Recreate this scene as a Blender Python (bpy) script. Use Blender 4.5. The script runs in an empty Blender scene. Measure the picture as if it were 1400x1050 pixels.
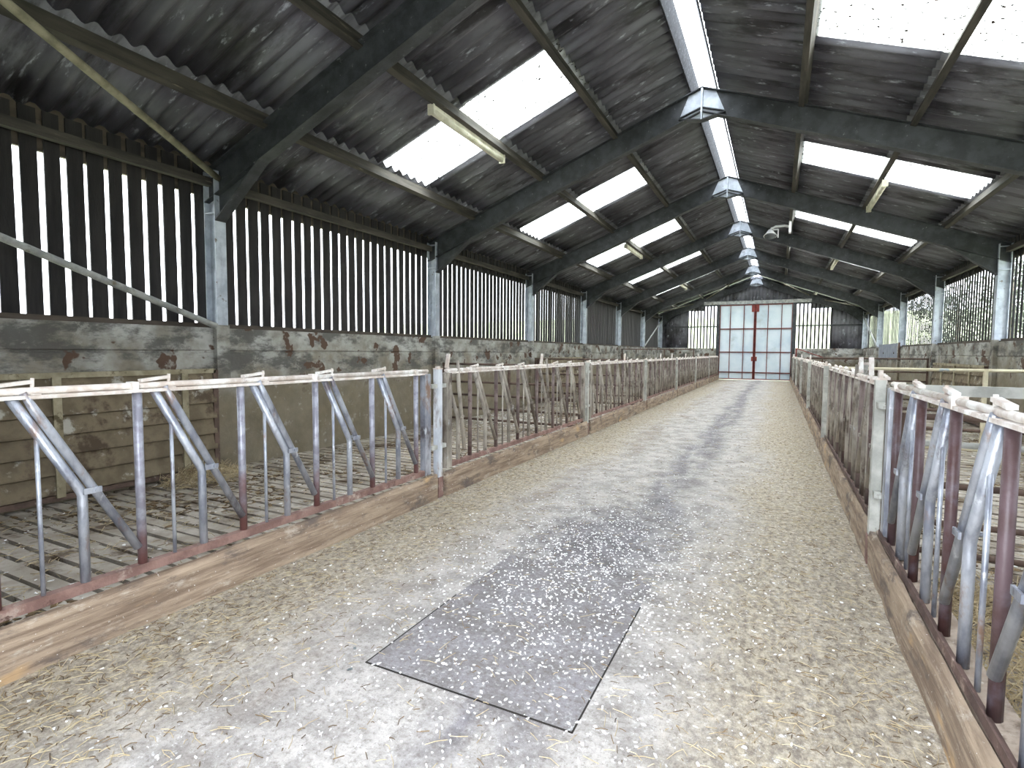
import bpy, math, random
from mathutils import Vector, Matrix
R = random.Random(7)
scene = bpy.context.scene
COL = scene.collection

# ------------------------------------------------------------------ camera
F_PX, YAW, PITCH, ROLL = 730.4, -0.4615, -0.0607, 0.0075
CAM = Vector((1.175, -4.267, 1.441))
fw = Vector((math.sin(YAW) * math.cos(PITCH), math.cos(YAW) * math.cos(PITCH), math.sin(PITCH)))
rt = Vector((math.cos(YAW), -math.sin(YAW), 0))
up = rt.cross(fw)
rt2 = rt * math.cos(ROLL) + up * math.sin(ROLL)
up2 = up * math.cos(ROLL) - rt * math.sin(ROLL)
cd = bpy.data.cameras.new('camera')
cd.sensor_width = 36.0
cd.lens = 36.0 * F_PX / 1400.0
cd.clip_start = 0.02
cam = bpy.data.objects.new('camera', cd)
COL.objects.link(cam)
M = Matrix((rt2, up2, -fw)).transposed().to_4x4()
M.translation = CAM
cam.matrix_world = M
scene.camera = cam

# ------------------------------------------------------------------ sky and exposure
world = bpy.data.worlds.new('overcast_sky')
scene.world = world
world.use_nodes = True
wn = world.node_tree.nodes
bg = wn['Background']
bg.inputs['Color'].default_value = (0.90, 0.97, 1.06, 1)
wl = world.node_tree.links
tc = wn.new('ShaderNodeTexCoord')            # CIE overcast sky: three times brighter overhead than at the horizon
sx = wn.new('ShaderNodeSeparateXYZ'); wl.new(tc.outputs['Generated'], sx.inputs[0])
mr = wn.new('ShaderNodeMapRange'); mr.inputs['To Min'].default_value = 0.62; mr.inputs['To Max'].default_value = 1.86
wl.new(sx.outputs['Z'], mr.inputs['Value'])
wl.new(mr.outputs['Result'], bg.inputs['Strength'])
vs = scene.view_settings
vs.view_transform = 'Standard'
vs.look = 'None'
vs.gamma = 1.0
vs.use_curve_mapping = False
vs.exposure = 3.6
scene.cycles.use_denoising = True
scene.cycles.max_bounces = 8
scene.cycles.diffuse_bounces = 5
scene.cycles.transparent_max_bounces = 12
scene.cycles.sample_clamp_indirect = 6.0
# the open end of the shed behind the camera guides sky sampling (adds no light of its own)
pl = bpy.data.lights.new('open_end_portal', 'AREA')
pl.shape = 'RECTANGLE'; pl.size = 2.1; pl.size_y = 4.05
pl.cycles.is_portal = True
po = bpy.data.objects.new('open_end_portal', pl)
COL.objects.link(po)
po.location = (.85, -5.0, 2.03)
po.rotation_euler = (math.radians(90), 0, 0)      # -Z of the lamp faces +Y, into the shed

# ------------------------------------------------------------------ dimensions (metres)
BAY = 4.57
NB = 6                     # bays in front of frame 1
YEND = 6 * BAY             # inner face of the far gable
FX0, FX1 = -0.2, 1.9        # unseen doorway behind the camera, width set for the light let in
YOPEN = -4.75              # open end just behind the camera
SL = 0.38                  # roof slope
ZR = 5.49                  # rafter top at the ridge
ZS = 5.66                  # sheet line at the ridge
WX = 4.93                  # inner face of side walls
def frame_y(i): return (i - 1) * BAY

# ------------------------------------------------------------------ materials
def lin(c):
    return tuple((v / 12.92 if v <= 0.04045 else ((v + 0.055) / 1.055) ** 2.4) for v in (x / 255 for x in c))
def nodes_of(name):
    m = bpy.data.materials.new(name)
    m.use_nodes = True
    nt = m.node_tree
    return m, nt, nt.nodes['Principled BSDF']
def N(nt, typ, **kw):
    n = nt.nodes.new(typ)
    for k, v in kw.items():
        if k.startswith('i_'):
            n.inputs[k[2:].replace('_', ' ')].default_value = v
        else:
            setattr(n, k, v)
    return n
def mapped(nt, scale=(1, 1, 1)):
    g = N(nt, 'ShaderNodeNewGeometry')
    mp = N(nt, 'ShaderNodeMapping')
    mp.inputs['Scale'].default_value = scale
    nt.links.new(g.outputs['Position'], mp.inputs['Vector'])
    return mp.outputs['Vector']
def noise(nt, vec, scale, detail=5, rough=0.6):
    n = N(nt, 'ShaderNodeTexNoise')
    n.inputs['Scale'].default_value = scale
    n.inputs['Detail'].default_value = detail
    n.inputs['Roughness'].default_value = rough
    nt.links.new(vec, n.inputs['Vector'])
    return n.outputs['Fac']
def ramp(nt, fac, lo, hi):
    r = N(nt, 'ShaderNodeMapRange', interpolation_type='SMOOTHSTEP')
    r.inputs['From Min'].default_value = lo
    r.inputs['From Max'].default_value = hi
    nt.links.new(fac, r.inputs['Value'])
    return r.outputs['Result']
def mix(nt, fac, a, b):
    m = N(nt, 'ShaderNodeMix', data_type='RGBA')
    for sock, v in ((m.inputs[0], fac), (m.inputs[6], a), (m.inputs[7], b)):
        if isinstance(v, bpy.types.NodeSocket):
            nt.links.new(v, sock)
        elif isinstance(v, (int, float)):
            sock.default_value = v
        else:
            sock.default_value = (*v, 1)
    return m.outputs[2]
def math_(nt, op, a, b=0.0, c=0.0):
    m = N(nt, 'ShaderNodeMath', operation=op)
    for k, v in enumerate((a, b, c)):
        if isinstance(v, bpy.types.NodeSocket):
            nt.links.new(v, m.inputs[k])
        else:
            m.inputs[k].default_value = v
    return m.outputs[0]
def bump(nt, b, height, strength=0.4, dist=0.01):
    n = N(nt, 'ShaderNodeBump')
    n.inputs['Strength'].default_value = strength
    n.inputs['Distance'].default_value = dist
    nt.links.new(height, n.inputs['Height'])
    nt.links.new(n.outputs['Normal'], b.inputs['Normal'])
def weathered(name, c1, c2, patches=(), scale=3.0, stretch=(1, 1, 1), rough=0.85, metal=0.0, bstr=0.35, contrast=(0.35, 0.65)):
    """two-tone noise plus patches (colour, noise scale, lo, hi)"""
    m, nt, b = nodes_of(name)
    vec = mapped(nt, stretch)
    n1 = noise(nt, vec, scale)
    col = mix(nt, ramp(nt, n1, *contrast), lin(c1), lin(c2))
    for (c, s, lo, hi) in patches:
        nn = noise(nt, vec, s, 6, 0.65)
        col = mix(nt, ramp(nt, nn, lo, hi), col, lin(c))
    nt.links.new(col, b.inputs['Base Color'])
    b.inputs['Roughness'].default_value = rough
    b.inputs['Metallic'].default_value = metal
    if bstr:
        bump(nt, b, noise(nt, vec, scale * 9, 4), bstr, 0.006)
    return m

MAT = {}
MAT['steel_dark'] = weathered('dark_painted_steel', (47, 49, 52), (68, 71, 74), [((124, 128, 128), 14, .62, .73)], 6, rough=.55)
MAT['steel_pale'] = weathered('pale_galvanised_steel', (168, 176, 186), (205, 212, 220), [((110, 100, 92), 9, .62, .7)], 5, rough=.5, metal=.15)
MAT['sheet'] = weathered('dark_fibre_cement', (80, 79, 85), (122, 122, 130), [((50, 48, 51), 2.2, .48, .66), ((190, 196, 204), 11, .58, .74)], 1.6, stretch=(.35, 1.6, .35), rough=.5)
MAT['timber_dark'] = weathered('aged_purlin_timber', (54, 51, 47), (80, 75, 68), [((126, 118, 102), 5, .62, .74)], 3, stretch=(4, .5, 4))
MAT['board'] = weathered('black_stained_boarding', (34, 32, 32), (50, 47, 46), [((92, 88, 86), 9, .7, .8)], 4, stretch=(3, 3, .4))
MAT['plate'] = weathered('dark_sill_timber', (62, 54, 46), (92, 82, 72), [], 3, stretch=(3, .4, 3))
MAT['brace'] = weathered('galvanised_tube', (150, 152, 150), (190, 192, 188), [((120, 112, 92), 6, .55, .7)], 8, rough=.55)
MAT['brace_old'] = weathered('dusty_tube', (120, 116, 96), (160, 154, 132), [], 6, rough=.8)
MAT['brace_dull'] = weathered('dull_brace_tube', (92, 90, 80), (124, 120, 106), [], 6, rough=.8)
MAT['galv'] = weathered('worn_galvanised_tube', (138, 142, 154), (188, 192, 200), [((150, 124, 108), 7, .56, .7), ((100, 92, 94), 4, .54, .68), ((220, 224, 228), 12, .62, .72)], 9, stretch=(1, 1, .5), rough=.36, metal=.45)
MAT['galv_dirty'] = weathered('dung_splashed_tube', (128, 120, 110), (178, 170, 158), [((92, 80, 70), 5, .5, .66), ((190, 192, 194), 9, .62, .74)], 7, stretch=(1, 1, .5), rough=.6, metal=.1)
MAT['upright_dirty'] = weathered('dirty_brown_upright', (96, 82, 78), (128, 112, 106), [((84, 62, 58), 4, .5, .64)], 6, rough=.6)
MAT['cream'] = weathered('droppings_whitened_rail', (204, 190, 178), (238, 233, 227), [((146, 120, 106), 8, .62, .74), ((250, 248, 244), 5, .55, .65)], 10, rough=.9)
MAT['upstand'] = weathered('mottled_ridge_flashing', (24, 25, 28), (44, 46, 50), [((88, 92, 96), 26, .56, .66)], 18)
MAT['rail_rust'] = weathered('rusty_bottom_rail', (116, 88, 80), (146, 116, 106), [((184, 168, 154), 6, .56, .7), ((90, 66, 58), 12, .6, .7)], 8, rough=.9)
MAT['angle_rust'] = weathered('dark_rusty_angle', (74, 56, 50), (100, 78, 70), [((150, 130, 118), 8, .6, .7)], 8, rough=.9)
MAT['concrete_strip'] = weathered('dusty_kerb_concrete', (150, 132, 116), (190, 174, 158), [((112, 96, 82), 6, .5, .66), ((214, 206, 196), 14, .62, .72)], 6)
MAT['red'] = weathered('red_oxide_steel', (120, 52, 48), (150, 70, 62), [((92, 60, 56), 8, .6, .7)], 6, rough=.7)
MAT['door_frame'] = weathered('dark_red_frame', (96, 56, 54), (124, 66, 62), [], 6, rough=.75)
MAT['door_sheet'] = weathered('pale_blue_white_sheet', (205, 222, 232), (226, 238, 244), [((190, 204, 206), 1.1, .55, .75)], .9, rough=.6, bstr=0)
MAT['fitting'] = weathered('dusty_cream_plastic', (196, 192, 170), (226, 222, 204), [((150, 142, 116), 9, .6, .7)], 6, rough=.6)
MAT['lamp_white'] = weathered('white_lamp_enamel', (225, 225, 225), (240, 240, 240), [], 6, rough=.4)
MAT['lamp_glass'] = weathered('dull_lamp_lens', (60, 66, 72), (84, 90, 96), [], 6, rough=.2)
MAT['wire'] = weathered('grey_flex', (90, 88, 80), (110, 108, 98), [], 6)
MAT['pit'] = weathered('slurry_dark', (26, 22, 18), (40, 34, 28), [], 3)
MAT['slat'] = weathered('slatted_concrete', (150, 140, 126), (190, 182, 170), [((96, 80, 62), 2.0, .5, .64), ((78, 64, 48), 7, .6, .7), ((224, 222, 218), 5, .66, .72)], 4)
MAT['gate_sheet'] = weathered('dirty_gate_sheeting', (104, 92, 72), (142, 128, 104), [((84, 70, 54), 3, .5, .65), ((184, 180, 168), 4.5, .58, .68)], 3)
MAT['gate_rail'] = weathered('mossy_gate_rail', (140, 130, 104), (176, 166, 140), [((100, 90, 66), 6, .55, .65)], 5)
MAT['gate_rust'] = weathered('rust_brown_gate_tube', (82, 66, 58), (112, 92, 80), [((150, 140, 128), 9, .62, .7)], 6)
MAT['gate_galv'] = weathered('dull_galvanised_gate', (160, 160, 152), (196, 196, 188), [((120, 112, 98), 8, .6, .7)], 6, rough=.6)
MAT['yellow_tube'] = weathered('cream_painted_tube', (200, 190, 160), (224, 216, 188), [((160, 170, 178), 3, .6, .7)], 4, rough=.7)
MAT['post_paint'] = weathered('worn_pale_post', (176, 182, 190), (216, 220, 224), [((150, 128, 110), 6, .56, .7), ((122, 110, 104), 3, .58, .7)], 7, stretch=(1, 1, .4), rough=.6)
MAT['bluepanel'] = weathered('blue_grey_sheet', (112, 118, 132), (134, 140, 152), [((92, 92, 98), 3, .6, .7)], 4, rough=.6)
MAT['straw'] = weathered('straw', (168, 150, 114), (200, 184, 150), [((128, 108, 78), 3, .55, .65)], 30, bstr=0)
MAT['flake'] = weathered('white_shavings', (232, 230, 226), (252, 252, 250), [], 30, bstr=0)
MAT['dung'] = weathered('dark_bedding', (84, 66, 44), (128, 104, 70), [((60, 46, 32), 8, .55, .65)], 12)
MAT['grass'] = weathered('pale_meadow_grass', (150, 156, 122), (176, 180, 146), [], .15, bstr=0)
MAT['yard'] = weathered('yard_concrete', (176, 172, 164), (202, 198, 190), [], 1.0, bstr=0)
MAT['leaf'] = weathered('dark_leaf', (34, 40, 28), (58, 66, 44), [], 2, bstr=0)
MAT['bark'] = weathered('bark', (70, 60, 50), (100, 88, 74), [], 6)
MAT['stone'] = weathered('slate_chip', (90, 96, 98), (120, 126, 126), [], 20)

def make_wall_mat():
    m, nt, b = nodes_of('stained_wall_render')
    vec = mapped(nt)
    col = mix(nt, ramp(nt, noise(nt, vec, 2.2), .35, .65), lin((142, 138, 126)), lin((188, 188, 182)))
    g = N(nt, 'ShaderNodeSeparateXYZ'); nt.links.new(vec, g.inputs[0])
    # brown muck splashed up the lower wall
    nlow = noise(nt, vec, 1.7, 6)
    h = math_(nt, 'ADD', g.outputs['Z'], math_(nt, 'MULTIPLY', nlow, 1.5))
    muck = ramp(nt, h, 2.3, 1.55)
    muckcol = mix(nt, noise(nt, vec, 6), lin((92, 81, 63)), lin((142, 130, 106)))
    col = mix(nt, math_(nt, 'MULTIPLY', muck, .9), col, muckcol)
    # grey black mould band
    band = math_(nt, 'MULTIPLY', ramp(nt, noise(nt, mapped(nt, (1, .6, 1.4)), 2.6, 7, .7), .46, .60), ramp(nt, g.outputs['Z'], .95, 1.2))
    col = mix(nt, math_(nt, 'MULTIPLY', band, .85), col, lin((84, 82, 78)))
    # flaked brown patches
    fl = ramp(nt, noise(nt, vec, 3.4, 3, .5), .60, .625)
    col = mix(nt, math_(nt, 'MULTIPLY', fl, ramp(nt, g.outputs['Z'], .7, 1.1)), col, lin((92, 72, 58)))
    cr = math_(nt, 'MULTIPLY', ramp(nt, noise(nt, vec, 4.5, 8, .75), .58, .66), .6)
    col = mix(nt, cr, col, lin((176, 174, 164)))
    nt.links.new(col, b.inputs['Base Color'])
    b.inputs['Roughness'].default_value = .92
    bump(nt, b, noise(nt, vec, 22, 5), .5, .012)
    return m
MAT['wall'] = make_wall_mat()

def make_floor_mat(name, damp_all=False):
    m, nt, b = nodes_of(name)
    vec = mapped(nt)
    g = N(nt, 'ShaderNodeSeparateXYZ'); nt.links.new(vec, g.inputs[0])
    X, Y = g.outputs['X'], g.outputs['Y']
    big = noise(nt, mapped(nt, (1, .4, 1)), 1.1, 5)
    mid = noise(nt, vec, 4, 9, .72)
    fine = noise(nt, vec, 38, 8, .8)
    grit = noise(nt, vec, 120, 3, .7)
    wob = math_(nt, 'MULTIPLY', math_(nt, 'SUBTRACT', big, .5), 1.5)
    xw = math_(nt, 'ADD', X, wob)
    col = mix(nt, ramp(nt, mid, .36, .64), lin((150, 144, 139)), lin((194, 188, 182)))
    # straw coloured feed dust swept to both sides
    side = math_(nt, 'MAXIMUM', ramp(nt, xw, .55, 1.25), ramp(nt, xw, -.65, -1.35))
    strawc = mix(nt, ramp(nt, noise(nt, mapped(nt, (1, .6, 1)), 26, 8, .8), .36, .64), lin((106, 93, 76)), lin((204, 190, 164)))
    col = mix(nt, math_(nt, 'MULTIPLY', side, .78), col, strawc)
    # damp dark patch round the slab and wheel tracks running up the passage
    dx = math_(nt, 'MULTIPLY', math_(nt, 'SUBTRACT', X, .05), 1.15)
    dy = math_(nt, 'MULTIPLY', math_(nt, 'ADD', Y, .35), .62)
    dd = math_(nt, 'ADD', math_(nt, 'SQRT', math_(nt, 'ADD', math_(nt, 'MULTIPLY', dx, dx), math_(nt, 'MULTIPLY', dy, dy))), math_(nt, 'MULTIPLY', math_(nt, 'SUBTRACT', mid, .5), 1.3))
    damp = math_(nt, 'MULTIPLY', ramp(nt, dd, .85, .25), .8)
    xs = math_(nt, 'ABSOLUTE', math_(nt, 'SUBTRACT', math_(nt, 'ADD', X, math_(nt, 'MULTIPLY', wob, .7)), .20))
    tr = math_(nt, 'MULTIPLY', ramp(nt, xs, .38, .04), ramp(nt, noise(nt, mapped(nt, (1.2, .5, 1)), 2.3, 6), .34, .56))
    damp = math_(nt, 'MAXIMUM', damp, math_(nt, 'MULTIPLY', tr, .85))
    if damp_all:
        damp = math_(nt, 'ADD', math_(nt, 'MULTIPLY', ramp(nt, mid, .3, .7), .35), .5)
    col = mix(nt, damp, col, mix(nt, ramp(nt, mid, .4, .6), lin((96, 92, 97)), lin((128, 124, 130))))
    xs2 = math_(nt, 'ABSOLUTE', math_(nt, 'ADD', xw, .78))
    tr2 = math_(nt, 'MULTIPLY', ramp(nt, xs2, .25, .03), ramp(nt, noise(nt, mapped(nt, (1.2, .4, 1)), 1.7, 6), .42, .62))
    col = mix(nt, math_(nt, 'MULTIPLY', tr2, .5), col, lin((134, 118, 102)))
    # grit and dust
    col = mix(nt, math_(nt, 'MULTIPLY', ramp(nt, fine, .50, .62), .55), col, lin((104, 94, 84)))
    col = mix(nt, math_(nt, 'MULTIPLY', ramp(nt, fine, .46, .36), .55), col, lin((214, 209, 202)))
    col = mix(nt, math_(nt, 'MULTIPLY', ramp(nt, grit, .58, .68), .5), col, lin((84, 74, 64)))
    w = math_(nt, 'MULTIPLY', ramp(nt, noise(nt, vec, 21, 8, .85), .56, .63), ramp(nt, noise(nt, vec, 1.1, 3), .40, .58))
    col = mix(nt, math_(nt, 'MULTIPLY', w, .85), col, lin((236, 235, 233)))
    nt.links.new(col, b.inputs['Base Color'])
    b.inputs['Roughness'].default_value = .88
    bump(nt, b, fine, .6, .010)
    return m
MAT['floor'] = make_floor_mat('passage_concrete')
MAT['slab'] = make_floor_mat('damp_slab_concrete', True)


def make_wood_mat():
    m, nt, b = nodes_of('worn_kerb_timber')
    vec = mapped(nt, (6, .7, 9))
    col = mix(nt, ramp(nt, noise(nt, vec, 2.4, 7, .65), .35, .65), lin((124, 105, 88)), lin((172, 152, 130)))
    col = mix(nt, ramp(nt, noise(nt, mapped(nt, (2, 1.1, 2.5)), 2.0, 7, .7), .50, .64), col, lin((104, 92, 84)))
    col = mix(nt, math_(nt, 'MULTIPLY', ramp(nt, noise(nt, mapped(nt, (3, 1.6, 4)), 3.0, 8, .75), .54, .66), .6), col, lin((196, 184, 168)))
    col = mix(nt, ramp(nt, noise(nt, mapped(nt, (2, 1.2, 3)), 1.6, 4), .6, .72), col, lin((190, 158, 118)))
    col = mix(nt, ramp(nt, noise(nt, mapped(nt), 60, 3), .68, .74), col, lin((232, 226, 220)))
    nt.links.new(col, b.inputs['Base Color'])
    b.inputs['Roughness'].default_value = .9
    bump(nt, b, noise(nt, vec, 6, 6), .6, .012)
    return m
MAT['kerb'] = make_wood_mat()

def make_upright_mat():
    m, nt, b = nodes_of('upright_tube_rust_to_zinc')
    vec = mapped(nt)
    g = N(nt, 'ShaderNodeSeparateXYZ'); nt.links.new(vec, g.inputs[0])
    z = math_(nt, 'ADD', g.outputs['Z'], math_(nt, 'MULTIPLY', noise(nt, vec, 4), .9))
    col = mix(nt, ramp(nt, noise(nt, vec, 14), .4, .6), lin((138, 137, 147)), lin((168, 168, 179)))
    rust = mix(nt, noise(nt, vec, 10), lin((108, 72, 70)), lin((146, 104, 98)))
    col = mix(nt, ramp(nt, z, 1.15, .8), col, rust)
    nt.links.new(col, b.inputs['Base Color'])
    b.inputs['Roughness'].default_value = .4
    b.inputs['Metallic'].default_value = .3
    return m
MAT['upright'] = make_upright_mat()
MAT['upright_red'] = weathered('rust_red_upright_tube', (78, 57, 56), (98, 80, 84), [((76, 50, 48), 3, .5, .62), ((120, 117, 128), 2.4, .54, .7)], 5, rough=.45)

def make_rooflight_mat():
    m, nt, b = nodes_of('dirty_rooflight')
    out = nt.nodes['Material Output']
    nt.nodes.remove(b)
    tr = N(nt, 'ShaderNodeBsdfTransparent')
    tl = N(nt, 'ShaderNodeBsdfTranslucent')
    vec = mapped(nt, (1, 2.2, 1))
    sp = ramp(nt, noise(nt, vec, 20, 4, .7), .575, .615)
    c = mix(nt, sp, (.92, .92, .88), (.02, .014, .01))
    nt.links.new(c, tl.inputs['Color'])
    tr_c = mix(nt, sp, (.9, .9, .86), (.004, .003, .002))
    nt.links.new(tr_c, tr.inputs['Color'])
    mx = N(nt, 'ShaderNodeMixShader')
    mx.inputs[0].default_value = .45
    nt.links.new(tr.outputs[0], mx.inputs[1]); nt.links.new(tl.outputs[0], mx.inputs[2])
    nt.links.new(mx.outputs[0], out.inputs['Surface'])
    return m
MAT['rooflight'] = make_rooflight_mat()

# ------------------------------------------------------------------ mesh helpers
class MB:
    def __init__(s): s.v, s.f = [], []
    def add(s, vs, fs):
        o = len(s.v); s.v += [tuple(v) for v in vs]; s.f += [tuple(i + o for i in f) for f in fs]; return s
    def box(s, x0, x1, y0, y1, z0, z1):
        return s.add([(x0,y0,z0),(x1,y0,z0),(x1,y1,z0),(x0,y1,z0),(x0,y0,z1),(x1,y0,z1),(x1,y1,z1),(x0,y1,z1)],
                     [(0,3,2,1),(4,5,6,7),(0,1,5,4),(1,2,6,5),(2,3,7,6),(3,0,4,7)])
    def bar(s, p, q, w, h, upv=(0, 0, 1)):
        """rectangular bar from p to q; h along upv, w across"""
        p, q = Vector(p), Vector(q); d = (q - p).normalized(); u = Vector(upv)
        a = d.cross(u).normalized(); u = a.cross(d).normalized()
        vs = []
        for c in (p, q):
            for sa, su in ((-1,-1),(1,-1),(1,1),(-1,1)): vs.append(c + a * sa * w / 2 + u * su * h / 2)
        return s.add(vs, [(0,1,2,3),(7,6,5,4),(0,4,5,1),(1,5,6,2),(2,6,7,3),(3,7,4,0)])
    def tube(s, pts, r, n=10, caps=True):
        pts = [Vector(p) for p in pts]; rings = []; o = []
        for i, p in enumerate(pts):
            d = (pts[min(i+1, len(pts)-1)] - pts[max(i-1, 0)]).normalized()
            ref = Vector((1, 0, 0)) if abs(d.x) < .9 else Vector((0, 1, 0))
            a = d.cross(ref).normalized(); b = d.cross(a)
            rr = r[i] if isinstance(r, (list, tuple)) else r
            o += [p + (a * math.cos(t) + b * math.sin(t)) * rr for t in (2 * math.pi * k / n for k in range(n))]
        f = []
        for i in range(len(pts) - 1):
            for k in range(n):
                f.append((i*n+k, i*n+(k+1) % n, (i+1)*n+(k+1) % n, (i+1)*n+k))
        if caps:
            f.append(tuple(range(n-1, -1, -1))); f.append(tuple((len(pts)-1)*n + k for k in range(n)))
        return s.add(o, f)
    def prism(s, poly, axis, a, b):
        """extrude a 2D polygon along axis ('x' or 'y') from a to b"""
        n = len(poly)
        mk = (lambda u, w, t: (t, u, w)) if axis == 'x' else (lambda u, w, t: (u, t, w))
        vs = [mk(u, w, a) for u, w in poly] + [mk(u, w, b) for u, w in poly]
        fs = [tuple(range(n)), tuple(range(2*n-1, n-1, -1))] + [(k, k+n, (k+1) % n + n, (k+1) % n) for k in range(n)]
        return s.add(vs, fs)
    def mesh(s, name, mat, smooth=False):
        me = bpy.data.meshes.new(name)
        me.from_pydata(s.v, [], s.f); me.validate(); me.update()
        import bmesh
        bm = bmesh.new(); bm.from_mesh(me); bmesh.ops.recalc_face_normals(bm, faces=bm.faces); bm.to_mesh(me); bm.free()
        me.materials.append(MAT[mat])
        if smooth:
            me.polygons.foreach_set('use_smooth', [len(p.vertices) == 4 for p in me.polygons])
        return me
def put(name, me, parent=None, loc=(0, 0, 0), rot=None):
    o = bpy.data.objects.new(name, me); COL.objects.link(o)
    o.parent = parent; o.location = loc
    if rot: o.rotation_euler = rot
    return o
def build(name, mb, mat, parent=None, loc=(0, 0, 0), smooth=False):
    return put(name, mb.mesh(name, mat, smooth), parent, loc)
def empty(name, loc=(0, 0, 0)):
    o = bpy.data.objects.new(name, None); COL.objects.link(o); o.location = loc
    o.empty_display_size = .2
    return o
def tag(o, label, cat, group=None, kind=None):
    o['label'] = label; o['category'] = cat
    if group: o['group'] = group
    if kind: o['kind'] = kind
    return o
def structure(o, label, cat):
    o['kind'] = 'structure'; o['label'] = label; o['category'] = cat
    return o
ORD = ['', 'first', 'second', 'third', 'fourth', 'fifth', 'sixth', 'seventh', 'eighth']

# ------------------------------------------------------------------ floors and ground
fl = build('floor', MB().box(-1.80, 1.83, YOPEN - .6, YEND + .1, -.3, 0), 'floor')
structure(fl, 'concrete feed passage strewn with straw and white flecks', 'floor')
sl = MB().box(-.48, .52, -2.42, -.95, -.05, .003)
build('inset_slab', sl, 'slab', fl)['label'] = 'dark damp slab with cut joints'
jt = MB()
for x0, x1, y0, y1 in ((-.488, -.48, -2.427, -1.65), (.52, .527, -2.427, -1.3), (-.488, .527, -2.428, -2.42)):
    jt.box(x0, x1, y0, y1, -.02, .0025)
build('joint', jt, 'pit', fl)

for side, s in (('left', -1), ('right', 1)):
    xa, xb = (1.80 if s < 0 else 1.94), 4.99
    pf = build('floor_pen_' + side, MB().box(s*xa if s > 0 else -xb, s*xb if s > 0 else -xa, YOPEN, YEND, -.75, -.55), 'pit')
    structure(pf, 'slatted concrete pen floor on the %s of the passage' % side, 'floor')
    mb = MB()
    x0, x1 = min(s*xa, s*xb), max(s*xa, s*xb)
    PITCH_S = .145 if s < 0 else .19
    NSL = int((YEND - YOPEN - .1) / PITCH_S)
    w = PITCH_S - .036
    mb.add([(x0,-w/2,-.03),(x1,-w/2,-.03),(x1,w/2,-.03),(x0,w/2,-.03),
            (x0,-w/2+.02,-.2),(x1,-w/2+.02,-.2),(x1,w/2-.02,-.2),(x0,w/2-.02,-.2)],
           [(0,1,2,3),(4,7,6,5),(0,4,5,1),(1,5,6,2),(2,6,7,3),(3,7,4,0)])
    me = mb.mesh('slat', 'slat')
    for k in range(NSL):
        o = put('slat', me, pf, (0, YOPEN + .1 + k * PITCH_S, R.uniform(-.004, .004)))
    for xr in (2.02, 2.72, 3.42, 4.12, 4.80):
        build('cross_rib', MB().box(s*xr - .045, s*xr + .045, YOPEN, YEND, -.19, -.038), 'slat', pf)
gm = MB()
G = [(-70, 0), (-30, 0), (-9, 0), (9, 0), (30, 0), (70, 0)]
xs_ = [-90, -40, -12, 0, 12, 40, 90]
ys_ = [-60, -20, 0, 20, 30, 45, 60, 80, 110, 160]
def gz(y, x): return -.32 if y <= 30 else -.32 + 11.0 * (1 - math.cos(min(1, (y - 30) / 110) * math.pi)) / 2 + .5 * math.sin(x * .08)
gv = [(x, y, gz(y, x)) for y in ys_ for x in xs_]
gf = [(j*7+i, j*7+i+1, (j+1)*7+i+1, (j+1)*7+i) for j in range(len(ys_)-1) for i in range(6)]
structure(build('ground', MB().add(gv, gf), 'grass'), 'pale green field rising beyond the shed', 'field')
yd = build('yard', MB().box(-9, 9, -22, YOPEN - .6, -.3, -.02), 'yard')
structure(yd, 'concrete yard outside the open end', 'yard')

# ------------------------------------------------------------------ side walls
BP = .183
for side, s in (('left', -1), ('right', 1)):
    wm = MB()
    wm.prism([(s*WX, -.25), (s*5.16, -.25), (s*5.16, 1.70), (s*WX, 1.70), (s*WX, 1.435), (s*(WX+.018), 1.42), (s*(WX+.018), 1.405), (s*(WX+.004), 1.395)], 'y', YOPEN, YEND)
    w = build('wall_' + side, wm, 'wall')
    structure(w, ('stained rendered wall with black vertical boarding, left of the pens' if s < 0 else
                  'stained rendered wall with black vertical boarding, right of the pens'), 'wall')
    # timber sill under the boards
    pm = MB().box(min(s*4.97, s*5.17), max(s*4.97, s*5.17), 0, BAY - .16, 1.70, 1.752).mesh('sill', 'plate')
    for i in range(0, 7):
        o = put('sill', pm, w, (0, frame_y(i) + .08, 0))
        if frame_y(i) < YOPEN: o.location.y = YOPEN + .02; o.scale.y = .9
    # render pilaster under each column
    pil = MB().box(min(s*4.866, s*(WX+.01)), max(s*4.866, s*(WX+.01)), -.085, .085, -.1, 1.735).mesh('pilaster', 'wall')
    for i in range(1, 7): put('pilaster', pil, w, (0, frame_y(i), 0))
    # boards: some variants share mesh data
    var = []
    ht = .0095 if s < 0 else .004
    for q in range(8):
        b0 = R.uniform(.124, .146) if s < 0 else R.uniform(.100, .128)
        top = 3.68; e = lambda a: R.uniform(-a, a)
        ya, yb, yc, yd = -b0/2 + e(.006), b0/2 + e(.006), -b0/2 + e(.006), b0/2 + e(.006)
        var.append(MB().add([(-ht, ya, 1.75), (ht, ya, 1.75), (ht, yb, 1.75), (-ht, yb, 1.75),
                             (-ht, yc, top), (ht, yc, top), (ht, yd, top), (-ht, yd, top)],
                            [(0,3,2,1),(4,5,6,7),(0,1,5,4),(1,2,6,5),(2,3,7,6),(3,0,4,7)]).mesh('board', 'board'))
    y = YOPEN + .1
    while y < YEND + .03:
        put('board', var[R.randrange(8)], w, (s * 5.135, y, 0))
        y += BP
    # boarding rail at top and middle
    rm = MB().box(min(s*5.147, s*5.19), max(s*5.147, s*5.19), YOPEN, YEND, 3.30, 3.73)
    build('boarding_rail', rm, 'plate', w)

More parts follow.
